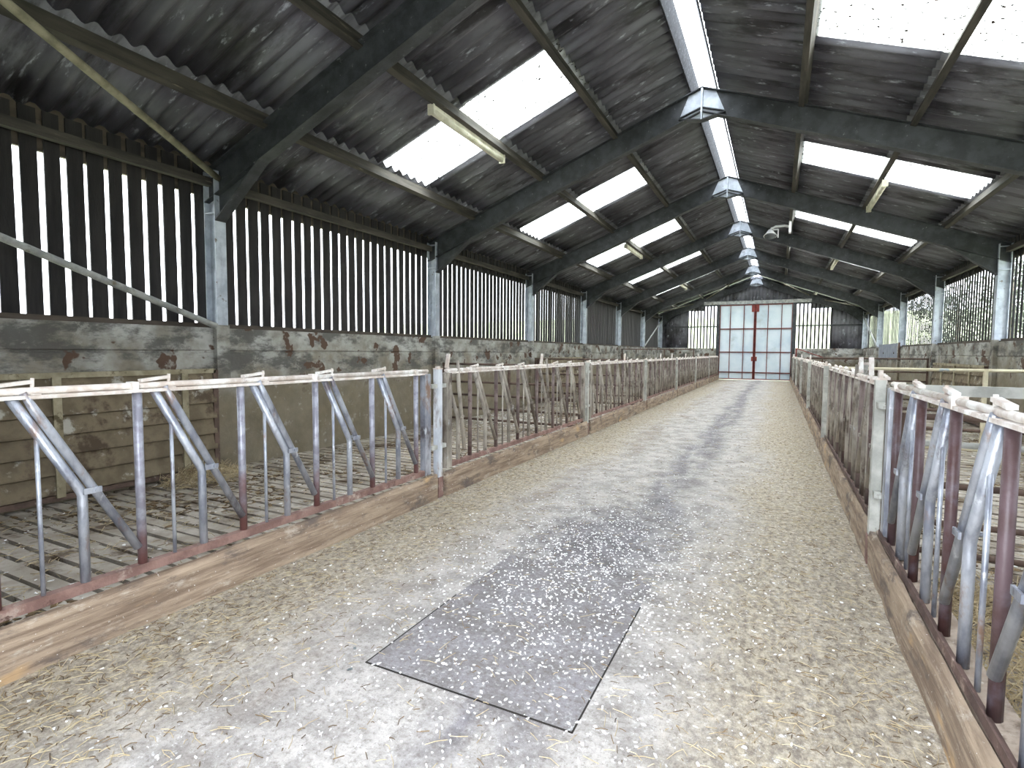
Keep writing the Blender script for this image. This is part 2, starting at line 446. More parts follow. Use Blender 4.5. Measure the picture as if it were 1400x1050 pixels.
# ------------------------------------------------------------------ roof
def zs(x): return ZS - SL * abs(x)
alpha = math.atan(SL)
ca = math.cos(alpha)
SW = BAY / 4
rows = [(5.48, 4.03, 0), (4.13, 2.64, .010), (2.78, 1.33, .020), (1.47, .19, .030)]
def corr_mesh(name, xo, xi, lift, s, mat, amp=.031):
    """one corrugated sheet, corrugations running down the slope"""
    mb = MB(); nseg = 48; th = .007
    vs = []
    for t in (0, 1):
        for x in (xo, xi):
            for k in range(nseg + 1):
                yy = -.02 + (SW + .04) * k / nseg
                zz = amp * math.cos(2 * math.pi * yy / (SW / 6)) + lift + (th if t else 0)
                vs.append((s * x, yy, zs(x) + zz))
    n = nseg + 1; f = []
    for t in (0, 1):
        b = t * 2 * n
        for k in range(nseg): f.append((b+k, b+k+1, b+n+k+1, b+n+k))
    for k in range(nseg):
        f.append((k, k+1, 2*n+k+1, 2*n+k)); f.append((n+k, n+k+1, 3*n+k+1, 3*n+k))
    f.append((0, n, 3*n, 2*n)); f.append((n-1, 2*n-1, 4*n-1, 3*n-1))
    return mb.add(vs, f).mesh(name, mat, True)
OFF = 1.95
for side, s in (('left', -1), ('right', 1)):
    c = empty('ceiling_' + side)
    structure(c, 'dark corrugated roof slope with rooflights on the %s' % side, 'roof')
    sheets = [corr_mesh('roof_sheet', a, b, l, s, 'sheet') for a, b, l in rows]
    lights = {r: corr_mesh('rooflight', rows[r][0], rows[r][1], rows[r][2], s, 'rooflight') for r in (1, 2)}
    k0 = int(math.floor((YOPEN - OFF) / SW)); k1 = int(math.ceil((YEND + .1 - OFF) / SW))
    for k in range(k0, k1):
        y = OFF + k * SW
        for r in range(4):
            if k % 4 == 0 and r in (1, 2) and y > -1: o = put('rooflight', lights[r], c, (0, y, 0))
            else: o = put('roof_sheet', sheets[r], c, (0, y, R.uniform(0, .004)))
    # purlins
    for px, h, w in ((4.1, .16, .075), (2.72, .16, .075), (1.40, .16, .075)):
        up_ = Vector((s * SL, 0, 1)).normalized()
        zt = zs(px) - .028
        mb = MB().bar(Vector((s*px, 0, zt)) - up_*h/2, Vector((s*px, BAY, zt)) - up_*h/2, w, h, up_)
        me = mb.mesh('purlin', 'timber_dark')
        for i in range(0, 7):
            put('purlin', me, c, (0, frame_y(i), 0))
    eb = MB().box(min(s*4.98, s*5.06), max(s*4.98, s*5.06), .02, BAY - .02, 3.395, 3.49).mesh('eaves_beam', 'timber_dark')
    for i in range(0, 7): put('eaves_beam', eb, c, (0, frame_y(i), 0))
    # ridge upstand along the open ridge
    ex = .20 if s < 0 else .175
    mb = MB().prism([(s*ex, zs(ex) - .03), (s*(ex-.07), zs(ex) + .19), (s*(ex-.055), zs(ex) + .19), (s*(ex+.02), zs(ex) - .03)], 'y', 0, BAY - .01)
    me = mb.mesh('ridge_upstand', 'upstand')
    for i in range(0, 7): put('ridge_upstand', me, c, (0, frame_y(i), 0))

# ------------------------------------------------------------------ steel portal frames
def rafter_mesh(s):
    mb = MB()
    def zt(x): return ZR - SL * x
    D = .37
    x0, x1 = .0, 5.06
    for y0, y1, za, zb in ((-.006, .006, -D, 0), (-.07, .07, -.012, 0), (-.07, .07, -D, -D + .012)):
        mb.prism([(s*x0, zt(x0)+za), (s*x1, zt(x1)+za), (s*x1, zt(x1)+zb), (s*x0, zt(x0)+zb)], 'y', y0, y1)
    return mb.mesh('rafter', 'steel_dark')
def haunch_mesh(s):
    mb = MB()
    def zb(x): return ZR - SL * x - .37
    mb.prism([(s*4.1, zb(4.1)), (s*4.87, zb(4.87) - .30), (s*4.87, zb(4.87))], 'y', -.006, .006)
    mb.prism([(s*4.1, zb(4.1)), (s*4.87, zb(4.87) - .30), (s*4.87, zb(4.87) - .285), (s*4.1, zb(4.1) + .012)], 'y', -.07, .07)
    return mb.mesh('haunch', 'steel_dark')
def column_mesh(s):
    mb = MB()
    mb.box(min(s*4.87, s*5.07), max(s*4.87, s*5.07), -.005, .005, 1.72, 3.56)
    for a in (4.87, 5.058): mb.box(min(s*a, s*(a+.012)), max(s*a, s*(a+.012)), -.07, .07, 1.72, 3.56)
    return mb.mesh('column', 'steel_pale')
def stiff_mesh(s):
    return MB().box(min(s*4.884, s*5.056), max(s*4.884, s*5.056), -.068, .068, 0, .014).mesh('stiffener', 'steel_pale')
def apex_mesh():
    mb = MB()
    mb.prism([(-.34, 5.06), (0, 5.00), (.34, 5.06), (.20, 5.40), (0, 5.46), (-.20, 5.40)], 'y', -.012, .012)
    return mb.mesh('apex_gusset', 'steel_pale')
def apex_flange():
    mb = MB()
    for s in (-1, 1):
        mb.bar((s*.34, 0, 5.06), (0, 0, 5.00), .14, .012)
        mb.bar((s*.34, 0, 5.07), (0, 0, 5.185), .13, .012)
    return mb.mesh('apex_flange', 'steel_dark')
def apex_plate():
    return MB().box(-.014, .014, -.075, .075, 5.00, 5.46).mesh('apex_end_plate', 'steel_pale')
rm_ = {s: rafter_mesh(s) for s in (-1, 1)}; hm_ = {s: haunch_mesh(s) for s in (-1, 1)}
cm_ = {s: column_mesh(s) for s in (-1, 1)}; sm_ = {s: stiff_mesh(s) for s in (-1, 1)}
am_, af_, ap_ = apex_mesh(), apex_flange(), apex_plate()
for i in range(1, 8):
    y = frame_y(i) if i < 7 else YEND - .10
    t = empty('portal_frame', (0, y, 0))
    lab = {1: 'nearest steel portal frame, its left rafter crossing the upper left of the picture',
           7: 'last steel portal frame against the far gable above the doors'}.get(i, '%s steel portal frame from the camera with pale apex bracket' % ORD[i])
    tag(t, lab, 'steel frame', 'portal frames down the shed')
    for s in (-1, 1):
        put('rafter', rm_[s], t); put('haunch', hm_[s], t); put('column', cm_[s], t)['label'] = 'pale grey steel column'
        for zz in (3.06, 3.50): put('stiffener', sm_[s], t, (0, 0, zz))
    a = put('apex_gusset', am_, t); a['label'] = 'pale apex bracket at the ridge'
    put('apex_flange', af_, t); put('apex_end_plate', ap_, t)

# ------------------------------------------------------------------ far gable wall and doors
g = build('wall_back', MB().box(-5.16, -1.86, YEND, YEND + .2, -.3, 1.72).box(1.86, 5.16, YEND, YEND + .2, -.3, 1.72), 'wall')
structure(g, 'far gable wall of rendered blockwork with dark sheeting above', 'wall')
def gable_sheet(x0, x1, z0, ztop):
    mb = MB(); n = max(6, int((x1 - x0) / .19 * 8)); vs = []; f = []
    for k in range(n + 1):
        x = x0 + (x1 - x0) * k / n
        yy = YEND + .06 + .02 * math.cos(2 * math.pi * x / .19)
        vs += [(x, yy, z0), (x, yy, min(ztop, zs(x) - .03)), (x, yy + .01, min(ztop, zs(x) - .03)), (x, yy + .01, z0)]
    for k in range(n):
        b = 4 * k
        f += [(b, b+4, b+5, b+1), (b+2, b+6, b+7, b+3), (b+1, b+5, b+6, b+2), (b, b+3, b+7, b+4)]
    return mb.add(vs, f)
for x0, x1, z0 in [(-5.19, -4.3, 1.72), (-4.3, -3.47, 1.72), (-3.47, -2.6, 3.78), (-2.6, -1.7, 4.05), (-1.7, -.85, 4.05), (-.85, 0, 4.05),
                   (0, .85, 4.05), (.85, 1.7, 4.05), (1.7, 2.6, 4.05), (2.6, 3.54, 3.78), (3.54, 4.3, 1.72), (4.3, 5.19, 1.72)]:
    build('cladding_sheet', gable_sheet(x0, x1, z0, 9), 'sheet', g, smooth=True)
bm_ = MB().box(-.045, .045, YEND + .05, YEND + .07, 1.70, 4.12).mesh('board', 'board')
for s, xa, xb in ((-1, 1.92, 3.47), (1, 1.92, 3.54)):
    n = 9
    for k in range(n + 1):
        put('board', bm_, g, (s * (xa + (xb - xa) * k / n), 0, 0))
for x0, x1 in ((-5.05, -1.85), (1.85, 5.05)):
    build('girt', MB().box(x0, x1, YEND - .02, YEND + .045, 2.86, 2.94), 'steel_dark', g)
for x0 in (-3.6, 1.7): build('girt', MB().box(x0, x0 + 1.9, YEND - .02, YEND + .045, 4.02, 4.12), 'steel_dark', g)
for s in (-1, 1):
    build('door_post', MB().box(min(s*1.78, s*1.93), max(s*1.78, s*1.93), YEND - .06, YEND + .14, -.1, 4.6), 'steel_dark', g)
build('lintel', MB().box(-3.4, 3.4, YEND - .01, YEND + .045, 4.13, 4.19), 'steel_dark', g)
fg = MB()  # unseen near gable, added to cut the daylight on the near floor
fg.box(-5.16, FX0, YOPEN - .16, YOPEN - .04, -.3, 3.75).box(FX1, 5.16, YOPEN - .16, YOPEN - .04, -.3, 3.75)
fg.prism([(-5.16, 3.75), (FX0, 3.75), (FX0, 4.05), (FX1, 4.05), (FX1, 3.75), (5.16, 3.75), (0, 5.55)], 'y', YOPEN - .16, YOPEN - .04)
structure(build('wall_front', fg, 'sheet'), 'unseen sheeted near gable added behind the camera, its open doorway sized to limit the light', 'wall')
tk = build('trim_1', MB().box(-2.62, 2.62, YEND - .13, YEND - .06, 4.10, 4.27), 'brace')
structure(tk, 'pale door track beam above the double doors', 'door track')
for n_, xs, lab in ((1, [-1.76, -1.24, -.56, -.02], 'left leaf of the pale blue double door at the far end'),
                    (2, [.02, .62, 1.27, 1.76], 'right leaf of the pale blue double door at the far end')):
    d = empty('door_%d' % n_, ((xs[0] + xs[-1]) / 2, YEND, 0))
    structure(d, lab, 'door')
    cx = (xs[0] + xs[-1]) / 2
    zr = [.04, .40, 1.50, 2.76, 4.05]
    for i in range(3):
        for j in range(4):
            build('panel', MB().box(xs[i] - cx, xs[i+1] - cx, .0, .012, zr[j], zr[j+1]), 'door_sheet', d)
    for j, z in enumerate(zr):
        build('rail', MB().box(xs[0] - cx, xs[-1] - cx, -.05, -.001, z - .03, z + .03), 'door_frame', d)
    for i, x in enumerate(xs):
        big = (n_ == 1 and i == 3) or (n_ == 2 and i == 0)
        hw = .045 if big else .018
        build('stile', MB().box(x - cx - hw, x - cx + hw, -.056 if big else -.047, -.0005, .01, 4.07), 'red' if big else 'door_frame', d)
    e = xs[3] - cx if n_ == 1 else xs[0] - cx
    sg = -1 if n_ == 1 else 1
    build('bolt_plate', MB().box(min(e, e + sg*.16), max(e, e + sg*.16), -.062, -.0565, 3.66, 4.04), 'red', d)
    build('latch_plate', MB().box(min(e, e + sg*.12), max(e, e + sg*.12), -.062, -.0565, 1.02, 1.26), 'red', d)

# ------------------------------------------------------------------ diagonal bracing
def brace(p, q, r, mat, name, label, cat='brace'):
    o = empty(name, p)
    P, Q = Vector(p), Vector(q); d = Q - P
    build('tube', MB().tube([(0, 0, 0), d], r, 12), mat, o, smooth=True)
    n = d.normalized()
    for c, sg in ((Vector((0, 0, 0)), 1), (d, -1)):
        build('end_plate', MB().bar(c - n*sg*.02, c + n*sg*.12, .012, .07), mat, o)
    return tag(o, label, cat, 'diagonal bracing tubes')
brace((-4.86, -.10, 1.72), (-4.86, -4.45, 3.22), .036, 'brace', 'wall_brace', 'long galvanised tube brace sloping across the boarding at the left edge')
brace((-4.90, .06, 3.46), (-2.85, -4.50, 4.28), .036, 'brace_old', 'roof_brace', 'dusty tube brace under the roof at the upper left')
brace((-4.86, 22.78, 1.76), (-4.86, YEND - .3, 3.30), .034, 'brace', 'wall_brace', 'thin pale brace in the last bay of the left boarding')
brace((4.86, 22.70, 1.76), (4.86, YEND - .3, 3.30), .034, 'brace', 'wall_brace', 'thin pale brace in the last bay of the right boarding')
def zraf(x, d=.10): return ZR - SL * abs(x) - d
for sg, sd in ((-1, 'left'), (1, 'right')):
    brace((sg*4.80, 25.1, zraf(4.8)), (sg*3.2, 27.25, zraf(3.2)), .028, 'brace_dull', 'roof_brace', 'lower pale roof brace by the far gable on the ' + sd)
    brace((sg*2.5, 27.25, zraf(2.5)), (sg*.6, 24.6, zraf(.6)), .028, 'brace_dull', 'roof_brace', 'upper pale roof brace by the far gable on the ' + sd)

# ------------------------------------------------------------------ feed barriers
PL = 4.2
def upr_y(k): return .45 + .6 * k
BZ0, BZ1 = .285, 1.222
def barrier_parts(s, gv='galv', ur=None):
    """s = direction of the passage (+1 for the left barrier)"""
    d = {}
    UB = BZ0 if s > 0 else .245
    if s > 0:
        d['bottom_rail'] = MB().box(-.024, .024, .0, PL, BZ0 - .028, BZ0 + .020).mesh('bottom_rail', 'rail_rust')
    else:
        d['bottom_rail'] = MB().prism([(-.048, .252), (-.012, .252), (-.012, .259), (-.041, .259), (-.041, .292), (-.048, .292)], 'y', 0, PL).mesh('bottom_rail', 'angle_rust')
    d['top_rail'] = MB().prism([(-s*.026, BZ1 - .014), (-s*.021, BZ1 - .014), (-s*.021, BZ1 + .001), (s*.021, BZ1 + .001), (s*.021, BZ1 - .008), (s*.026, BZ1 - .008), (s*.026, BZ1 + .008), (-s*.026, BZ1 + .008)], 'y', 0, PL).mesh('top_rail', 'cream')
    d['locking_bar'] = MB().tube([(0, -.03, BZ1 + .027), (0, PL + .03, BZ1 + .027)], .0165, 10).mesh('locking_bar', 'cream', True)
    d['end_stile'] = MB().box(-.03, .03, -.045, .045, BZ0 - .03, BZ1).mesh('end_stile', gv)
    d['upright'] = MB().tube([(0, 0, UB), (0, 0, BZ1)], .0222, 12).mesh('upright', ur or ('upright' if s > 0 else 'upright_red'), True)
    d['rod'] = MB().tube([(0, 0, UB), (0, 0, 1.03)], .0098, 8).mesh('rod', gv, True)
    d['fixed_bar'] = MB().tube([(0, -.255, BZ1), (0, -.012, .765), (0, 0, .735), (0, 0, .70), (0, 0, UB)], .0215, 12).mesh('fixed_bar', gv, True)
    x = s * .012
    d['yoke_bar'] = MB().tube([(x, -.258, BZ1 + .02), (x, -.215, BZ1 - .07), (x, .19, .40)], [.014, .0205, .0205], 12).mesh('yoke_bar', gv, True)
    d['yoke_bar_open'] = MB().tube([(x, -.06, BZ1 + .12), (x, -.05, BZ1 - .07), (x, .07, .40)], [.014, .0205, .0205], 12).mesh('yoke_bar', gv, True)
    d['clamp'] = MB().box(min(s*.030,s*.040), max(s*.030,s*.040), -.055, .022, .740, .768).tube([(-.04, .0, .755), (.046, .0, .755)], .011, 8).mesh('clamp', gv)
    lv = MB().bar((0, -.035, BZ1 + .052), (0, .115, BZ1 + .068), .03, .016).tube([(0, .112, BZ1 + .01), (0, .116, BZ1 + .084)], .008, 8)
    lv.bar((0, .095, BZ1 + .012), (0, .135, BZ1 + .012), .06, .006)
    d['latch'] = lv.mesh('latch', 'cream')
    lv = MB().bar((0, .09, BZ1 + .05), (0, .13, BZ1 + .19), .034, .024).tube([(0, .118, BZ1 + .0), (0, .124, BZ1 + .06)], .011, 8)
    d['latch_up'] = lv.mesh('latch', 'cream')
    st = MB().box(-.029, .029, -.016, .016, BZ1 - .004, BZ1 + .048)
    d['strap'] = st.mesh('strap', 'cream')
    return d
BPARTS = {1: barrier_parts(1), -1: barrier_parts(-1)}
BDIRTY = {1: barrier_parts(1, 'galv_dirty', 'upright_dirty'), -1: barrier_parts(-1, 'galv_dirty', 'upright_dirty')}
OPEN = {(1, 1): (0, 4), (1, 2): (4,), (-1, 1): (2,), (1, 3): (3,)}
for s, bx, side in ((1, -1.815, 'left'), (-1, 1.85, 'right')):
    d = BPARTS[s]
    for j in range(0, 7):
        y0 = frame_y(j) + .27
        d = BPARTS[s] if j == 0 else BDIRTY[s]
        t = empty('feed_barrier', (bx, y0, 0))
        if s > 0:
            lab = ('nearest tubular feed barrier panel on the left, worn blue-grey slanting yoke bars' if j == 0 else
                   '%s feed barrier panel from the camera on the left of the passage' % ORD[j + 1])
        else:
            lab = ('nearest feed barrier panel on the right with rust-red uprights' if j == 0 else
                   '%s feed barrier panel from the camera on the right of the passage' % ORD[j + 1])
        tag(t, lab, 'feed barrier', 'feed barriers along the passage')
        put('bottom_rail', d['bottom_rail'], t)['label'] = 'rusty pink bottom rail'
        put('top_rail', d['top_rail'], t); put('locking_bar', d['locking_bar'], t)
        put('end_stile', d['end_stile'], t, (0, .0, 0)); put('end_stile', d['end_stile'], t, (0, PL, 0))
        for k in range(7):
            yk = upr_y(k)
            put('upright', d['upright'], t, (0, yk, 0))
            put('rod', d['rod'], t, (0, max(yk - .43, .075), 0))
            fb = put('fixed_bar', d['fixed_bar'], t, (0, yk - .262 + (.02 if k == 0 else 0), 0))
            op = k in OPEN.get((s, j), ())
            yb = put('yoke_bar', d['yoke_bar_open'] if op else d['yoke_bar'], t, (0, yk - .213 + R.uniform(-.012, .012), 0))
            put('clamp', d['clamp'], yb, (0, 0, 0))
            put('latch', d['latch_up'] if (op or (j > 0 and R.random() < .06)) else d['latch'], t, (0, yk - .55, 0))
            if k % 2 == 0: put('strap', d['strap'], t, (0, yk - .02, 0))
# posts between the panels
for s, px, side in ((1, -1.80, 'left'), (-1, 1.80, 'right')):
    for i in range(1, 7):
        y = frame_y(i) + .085
        top = 1.262 if s > 0 else 1.268; pz = 0 if s > 0 else .0
        t = empty('barrier_post', (px, y, 0))
        build('post', MB().box(-.030, .030, -.034, .034, .0, top), 'post_paint' if i < 2 and s > 0 else 'gate_galv', t)
        for lz in (1.08, .48): build('lug', MB().box(-.02, .02, -.12, .12, lz, lz + .04), 'gate_galv', t)
        build('cap', MB().box(-.034, .034, -.038, .038, top, top + .012).box(-.012, .012, -.026, .026, top + .012, top + (.03 if s > 0 else .065)), 'cream', t)
        build('foot', MB().box(-.036, .036, -.04, .04, .0, .20), 'rail_rust', t)['label'] = 'rusted foot of the post'
        tag(t, ('nearest square post joining the %s feed barriers' % side if i == 1 else '%s square post from the camera joining the %s feed barriers' % (ORD[i], side)),
            'post', 'posts between the feed barriers')
t = empty('barrier_post', (1.90, 1.72, .262))
build('post', MB().box(-.03, .03, -.04, .04, 0, 1.08), 'gate_galv', t)
build('cap', MB().box(-.04, .04, -.055, .055, 1.08, 1.10), 'cream', t)
tag(t, 'extra pale post standing midway along the second right-hand feed barrier', 'post', 'posts between the feed barriers')

# ------------------------------------------------------------------ kerb boards
def worn_board(L, th, h, seed, j=1.0):
    rr = random.Random(seed); n = 24; mb = MB(); vs = []; f = []
    for k in range(n + 1):
        y = L * k / n; a = j * rr.uniform(-.007, .007); b = j * rr.uniform(-.006, .003); c = j * rr.uniform(-.009, .002)
        vs += [(-th/2 + a*.4, y, 0), (th/2 + a*.6, y, 0), (th/2 + b, y, h * .82), (th/2 - .012 + b, y, h + c), (-th/2 + .008, y, h + c * .8), (-th/2, y, h * .85)]
    for k in range(n):
        for q in range(6):
            f.append((k*6+q, k*6+(q+1) % 6, (k+1)*6+(q+1) % 6, (k+1)*6+q))
    f.append(tuple(range(5, -1, -1))); f.append(tuple(n*6 + q for q in range(6)))
    return mb.add(vs, f)
for s, kx, side in ((1, -1.765, 'left'), (-1, 1.785, 'right')):
    for j in range(0, 7):
        y0 = frame_y(j) + .15
        o = build('kerb_board', worn_board(BAY - .15, .048, .245, j * 7 + s, 1.0 if s > 0 else 1.8), 'kerb', None, (kx, y0, 0))
        if s < 0: o.rotation_euler = (0, 0, math.pi); o.location = (kx, y0 + BAY - .15, 0)
        tag(o, ('nearest worn brown timber kerb board on the %s of the passage' % side if j == 0 else
                '%s timber kerb board from the camera on the %s of the passage' % (ORD[j + 1], side)), 'kerb board', 'timber kerb boards')
for j in range(0, 7):
    mb = MB(); rr = random.Random(j + 50); n = 30; vs = []; f = []
    for k in range(n + 1):
        y = (BAY - .10) * k / n; c = rr.uniform(-.012, .010)
        vs += [(1.812, y, -.1), (1.812, y, .235 + c), (1.925 + rr.uniform(-.01, .01), y, .25 + c), (1.935, y, -.1)]
    for k in range(n):
        for q in range(4): f.append((k*4+q, k*4+(q+1) % 4, (k+1)*4+(q+1) % 4, (k+1)*4+q))
    f.append((3, 2, 1, 0)); f.append(tuple(n*4 + q for q in range(4)))
    o = build('kerb_upstand', mb.add(vs, f), 'concrete_strip', None, (0, frame_y(j) + .135, 0))
    tag(o, ('nearest dusty concrete upstand under the right feed barrier' if j == 0 else
            '%s dusty concrete upstand from the camera under the right feed barrier' % ORD[j + 1]), 'kerb', 'concrete upstands under the right barrier')

# ------------------------------------------------------------------ gates
def sheeted_gate(x, y0, y1, s, label, straps, z1=1.20):
    """sheeted gate lying flat against a side wall; s = direction of the passage"""
    t = empty('sheeted_gate', (x, (y0 + y1) / 2, 0)); L = (y1 - y0) / 2
    z0 = .06; nz = 6
    for q in range(nz):
        za = z0 + (z1 - z0 - .03) * q / nz; zb = z0 + (z1 - z0 - .03) * (q + 1) / nz
        build('sheet', MB().prism([(s*.0, za), (s*.045, za + .012), (s*.045, za + .03), (s*.008, zb), (s*-.008, zb), (s*-.012, za)], 'y', -L, L), 'gate_sheet', t)
    build('top_rail', MB().box(-.03, .035, -L, L, z1 - .04, z1 + .012), 'gate_rail', t)
    build('bottom_rail', MB().box(-.02, .03, -L, L, z0 - .05, z0), 'gate_rust', t)
    for yy in straps:
        build('strap', MB().box(min(s*.03, s*.055), max(s*.03, s*.055), yy - t.location.y - .035, yy - t.location.y + .035, z0 - .02, z1 - .03), 'gate_rail', t)
    for e in (-L, L):
        build('end_stile', MB().box(-.025, .035, e - .03, e + .03, z0 - .05, z1), 'gate_rust', t)
    return tag(t, label, 'gate', 'sheeted gates against the walls')
sheeted_gate(-4.86, -4.4, -.14, 1, 'large mud-stained sheeted gate against the left wall behind the nearest barrier', (-3.0, -1.72, -.52))
sheeted_gate(-4.86, 9.5, 13.2, 1, 'sheeted gate against the left wall in the third bay away', (10.4, 12.3), 1.26)
sheeted_gate(4.86, 9.4, 13.3, -1, 'brown sheeted gate against the right wall below the boarding', (10.2, 11.3, 12.4), 1.22)
def pen_gate(y, x0, x1, zs_, mats, label, posts=()):
    t = empty('pen_gate', ((x0 + x1) / 2, y, 0)); L = (x1 - x0) / 2
    for z, m in zip(zs_, mats):
        build('bar', MB().tube([(-L, 0, z), (L, 0, z)], .021, 10), m, t, smooth=True)
    for xx in (-L + .02, L - .02) + tuple(posts):
        build('gate_stile', MB().box(xx - .022, xx + .022, -.022, .022, min(zs_) - .03, max(zs_) + .02), mats[0], t)
    return tag(t, label, 'gate', 'tubular pen gates across the pens')
g1 = pen_gate(.22, 1.93, 4.84, (.10, .30, .56, .84, 1.02), ('gate_rust', 'gate_rust', 'gate_rust', 'gate_galv', 'gate_rust'), 'nearest tubular gate across the right pens under a thick galvanised top rail')
build('top_rail', MB().box(-1.455, 1.455, -.025, .025, 1.165, 1.235), 'gate_galv', g1)['label'] = 'thick galvanised top rail'
pen_gate(4.65, 1.93, 4.84, (.20, .45, .70, .95, 1.24), ('yellow_tube', 'gate_rust', 'gate_rust', 'gate_rust', 'yellow_tube'), 'cream painted tubular gate across the right pens beyond the nearest gate', (.2,))
pen_gate(13.8, 1.93, 4.84, (.20, .45, .70, .95, 1.32), ('gate_rust',) * 5, 'rust brown tubular gate farthest away across the right pens')
pen_gate(4.72, -4.84, -1.88, (.12, .33, .59, .84, 1.19), ('gate_rust',) * 5, 'nearest rust brown tubular gate across the left pens', (0,))
pen_gate(9.25, -4.84, -1.88, (.12, .33, .59, .84, 1.25), ('gate_rust',) * 5, 'second rust brown tubular gate across the left pens', (.4,))
pen_gate(18.4, -4.84, -1.88, (.2, .6, 1.0, 1.58), ('gate_rust',) * 4, 'tall rust brown tubular gate far down the left pens', (.3,))
o = empty('wall_panel', (4.89, 20.2, 1.25))
build('panel', MB().box(-.015, .015, -2.0, 2.0, 0, .58), 'bluepanel', o)
build('edge_strip', MB().box(-.03, .02, -2.06, -2.0, -.02, .60), 'gate_rust', o)
for yy in (-1.2, .9): build('bolt', MB().tube([(-.03, yy, .24), (-.014, yy, .24)], .03, 8), 'gate_rust', o)
tag(o, 'blue-grey sheet panel fixed along the top of the right wall', 'panel')
o = empty('stay_bar', (2.0, YEND - .35, 0))
build('post', MB().box(-.03, .03, -.03, .03, 0, 1.74), 'red', o)
build('diagonal', MB().bar((.03, 0, 1.70), (1.35, -.1, 1.20), .04, .04), 'red', o)
build('sill_rail', MB().box(-.03, 3.0, -.03, .03, 1.16, 1.21), 'gate_rust', o)
tag(o, 'red-brown post with diagonal stay beside the right door leaf', 'stay')

# ------------------------------------------------------------------ lights hung from the roof
def batten(x, y0, L, label):
    s = 1 if x > 0 else -1
    z = zs(x) - .028 - .155
    t = empty('fluorescent_light', (x, y0, z))
    build('body', MB().prism([(-.035, 0), (.035, 0), (.028, -.05), (-.028, -.05)], 'y', 0, L), 'fitting', t)
    build('diffuser', MB().tube([(0, .01, -.075), (0, L * .5, -.075), (0, L - .01, -.075)], .042, 12), 'fitting', t, smooth=True)
    build('end_cap', MB().box(-.045, .045, -.03, .0, -.12, .005), 'fitting', t)
    build('end_cap', MB().box(-.045, .045, L, L + .03, -.12, .005), 'fitting', t)
    build('hanging_wire', MB().tube([(0, L + .03, -.02), (.02, L + .08, -.05), (.0, L + .07, -.13), (-.01, L + .02, -.15)], .005, 6), 'wire', t)
    return tag(t, label, 'light', 'fluorescent battens under the purlins')
batten(-2.72, 1.31, 1.84, 'nearest dusty fluorescent batten under the left rooflight')
batten(-2.72, 10.6, 1.84, 'second fluorescent batten from the camera, under the left rooflights')
batten(-2.72, 19.6, 1.84, 'third fluorescent batten from the camera, under the left rooflights')
batten(2.72, 7.0, 1.84, 'nearest fluorescent batten under the right rooflights')
batten(2.72, 15.4, 1.84, 'second fluorescent batten from the camera, under the right rooflights')
batten(2.72, 24.4, 1.5, 'farthest fluorescent batten under the right roof slope')
o = empty('floodlight', (1.33, 12.0, 4.80))
build('wall_plate', MB().box(-.02, .04, -.10, .10, -.14, .18), 'lamp_white', o)
build('arm', MB().tube([(-.02, 0, .03), (-.12, 0, .06), (-.34, 0, .06), (-.43, 0, .02), (-.46, 0, -.06)], .032, 10), 'lamp_white', o, smooth=True)
hd = build('head', MB().tube([(-.46, 0, -.02), (-.46, -.02, -.10), (-.46, -.05, -.19)], [.05, .10, .17], 14), 'lamp_white', o, smooth=True)
build('lens', MB().tube([(-.46, -.051, -.192), (-.46, -.056, -.21)], .15, 14), 'lamp_glass', hd)
build('yoke', MB().bar((-.27, 0, -.02), (-.27, 0, -.24), .03, .03, (0, 1, 0)).bar((-.40, 0, -.02), (-.27, 0, -.02), .03, .03), 'lamp_white', o)
tag(o, 'white bracket floodlight fixed to the right-hand upper purlin', 'lamp')

# ------------------------------------------------------------------ litter and bedding (uncountable)
def strands(name, n, sampler, mat, L=(.03, .11), w=.0022, zoff=.004, tilt=.15):
    mb = MB(); vs = []; fs = []
    for k in range(n):
        x, y, z = sampler(); a = R.uniform(0, math.pi); l = R.uniform(*L); t = R.uniform(-tilt, tilt) * l
        dx, dy = math.cos(a) * l / 2, math.sin(a) * l / 2; px, py = -math.sin(a) * w, math.cos(a) * w
        z += zoff + abs(t) / 2
        bx, by = R.uniform(-.15, .15) * l * -math.sin(a), R.uniform(-.15, .15) * l * math.cos(a)
        o = len(vs)
        for (qx, qy, qz) in ((x-dx, y-dy, z-t/2), (x+bx, y+by, z+.003), (x+dx, y+dy, z+t/2)):
            vs += [(qx-px, qy-py, qz), (qx+px, qy+py, qz), (qx, qy, qz + w * 1.6)]
        for q in (0, 3):
            fs += [(o+q, o+q+3, o+q+5, o+q+2), (o+q+2, o+q+5, o+q+4, o+q+1), (o+q+1, o+q+4, o+q+3, o+q)]
    return build(name, mb.add(vs, fs), mat)
def near_y(): return -4.0 + 31 * (R.random() ** 3.0)
def side_x():
    s = -1 if R.random() < .55 else 1
    return s * (1.73 - abs(R.gauss(0, .55)))
def any_floor():
    x = side_x() if R.random() < .75 else R.uniform(-1.7, 1.7)
    return (max(-1.72, min(1.73, x)), near_y(), 0)
o = strands('loose_straw', 9000, any_floor, 'straw', (.015, .09), .0013)
tag(o, 'loose straw strewn over the passage floor', 'straw', kind='stuff')
o = strands('dark_chaff', 7000, any_floor, 'dung', (.01, .05), .0016, .002)
tag(o, 'dark brown chaff lying among the straw on the passage floor', 'chaff', kind='stuff')
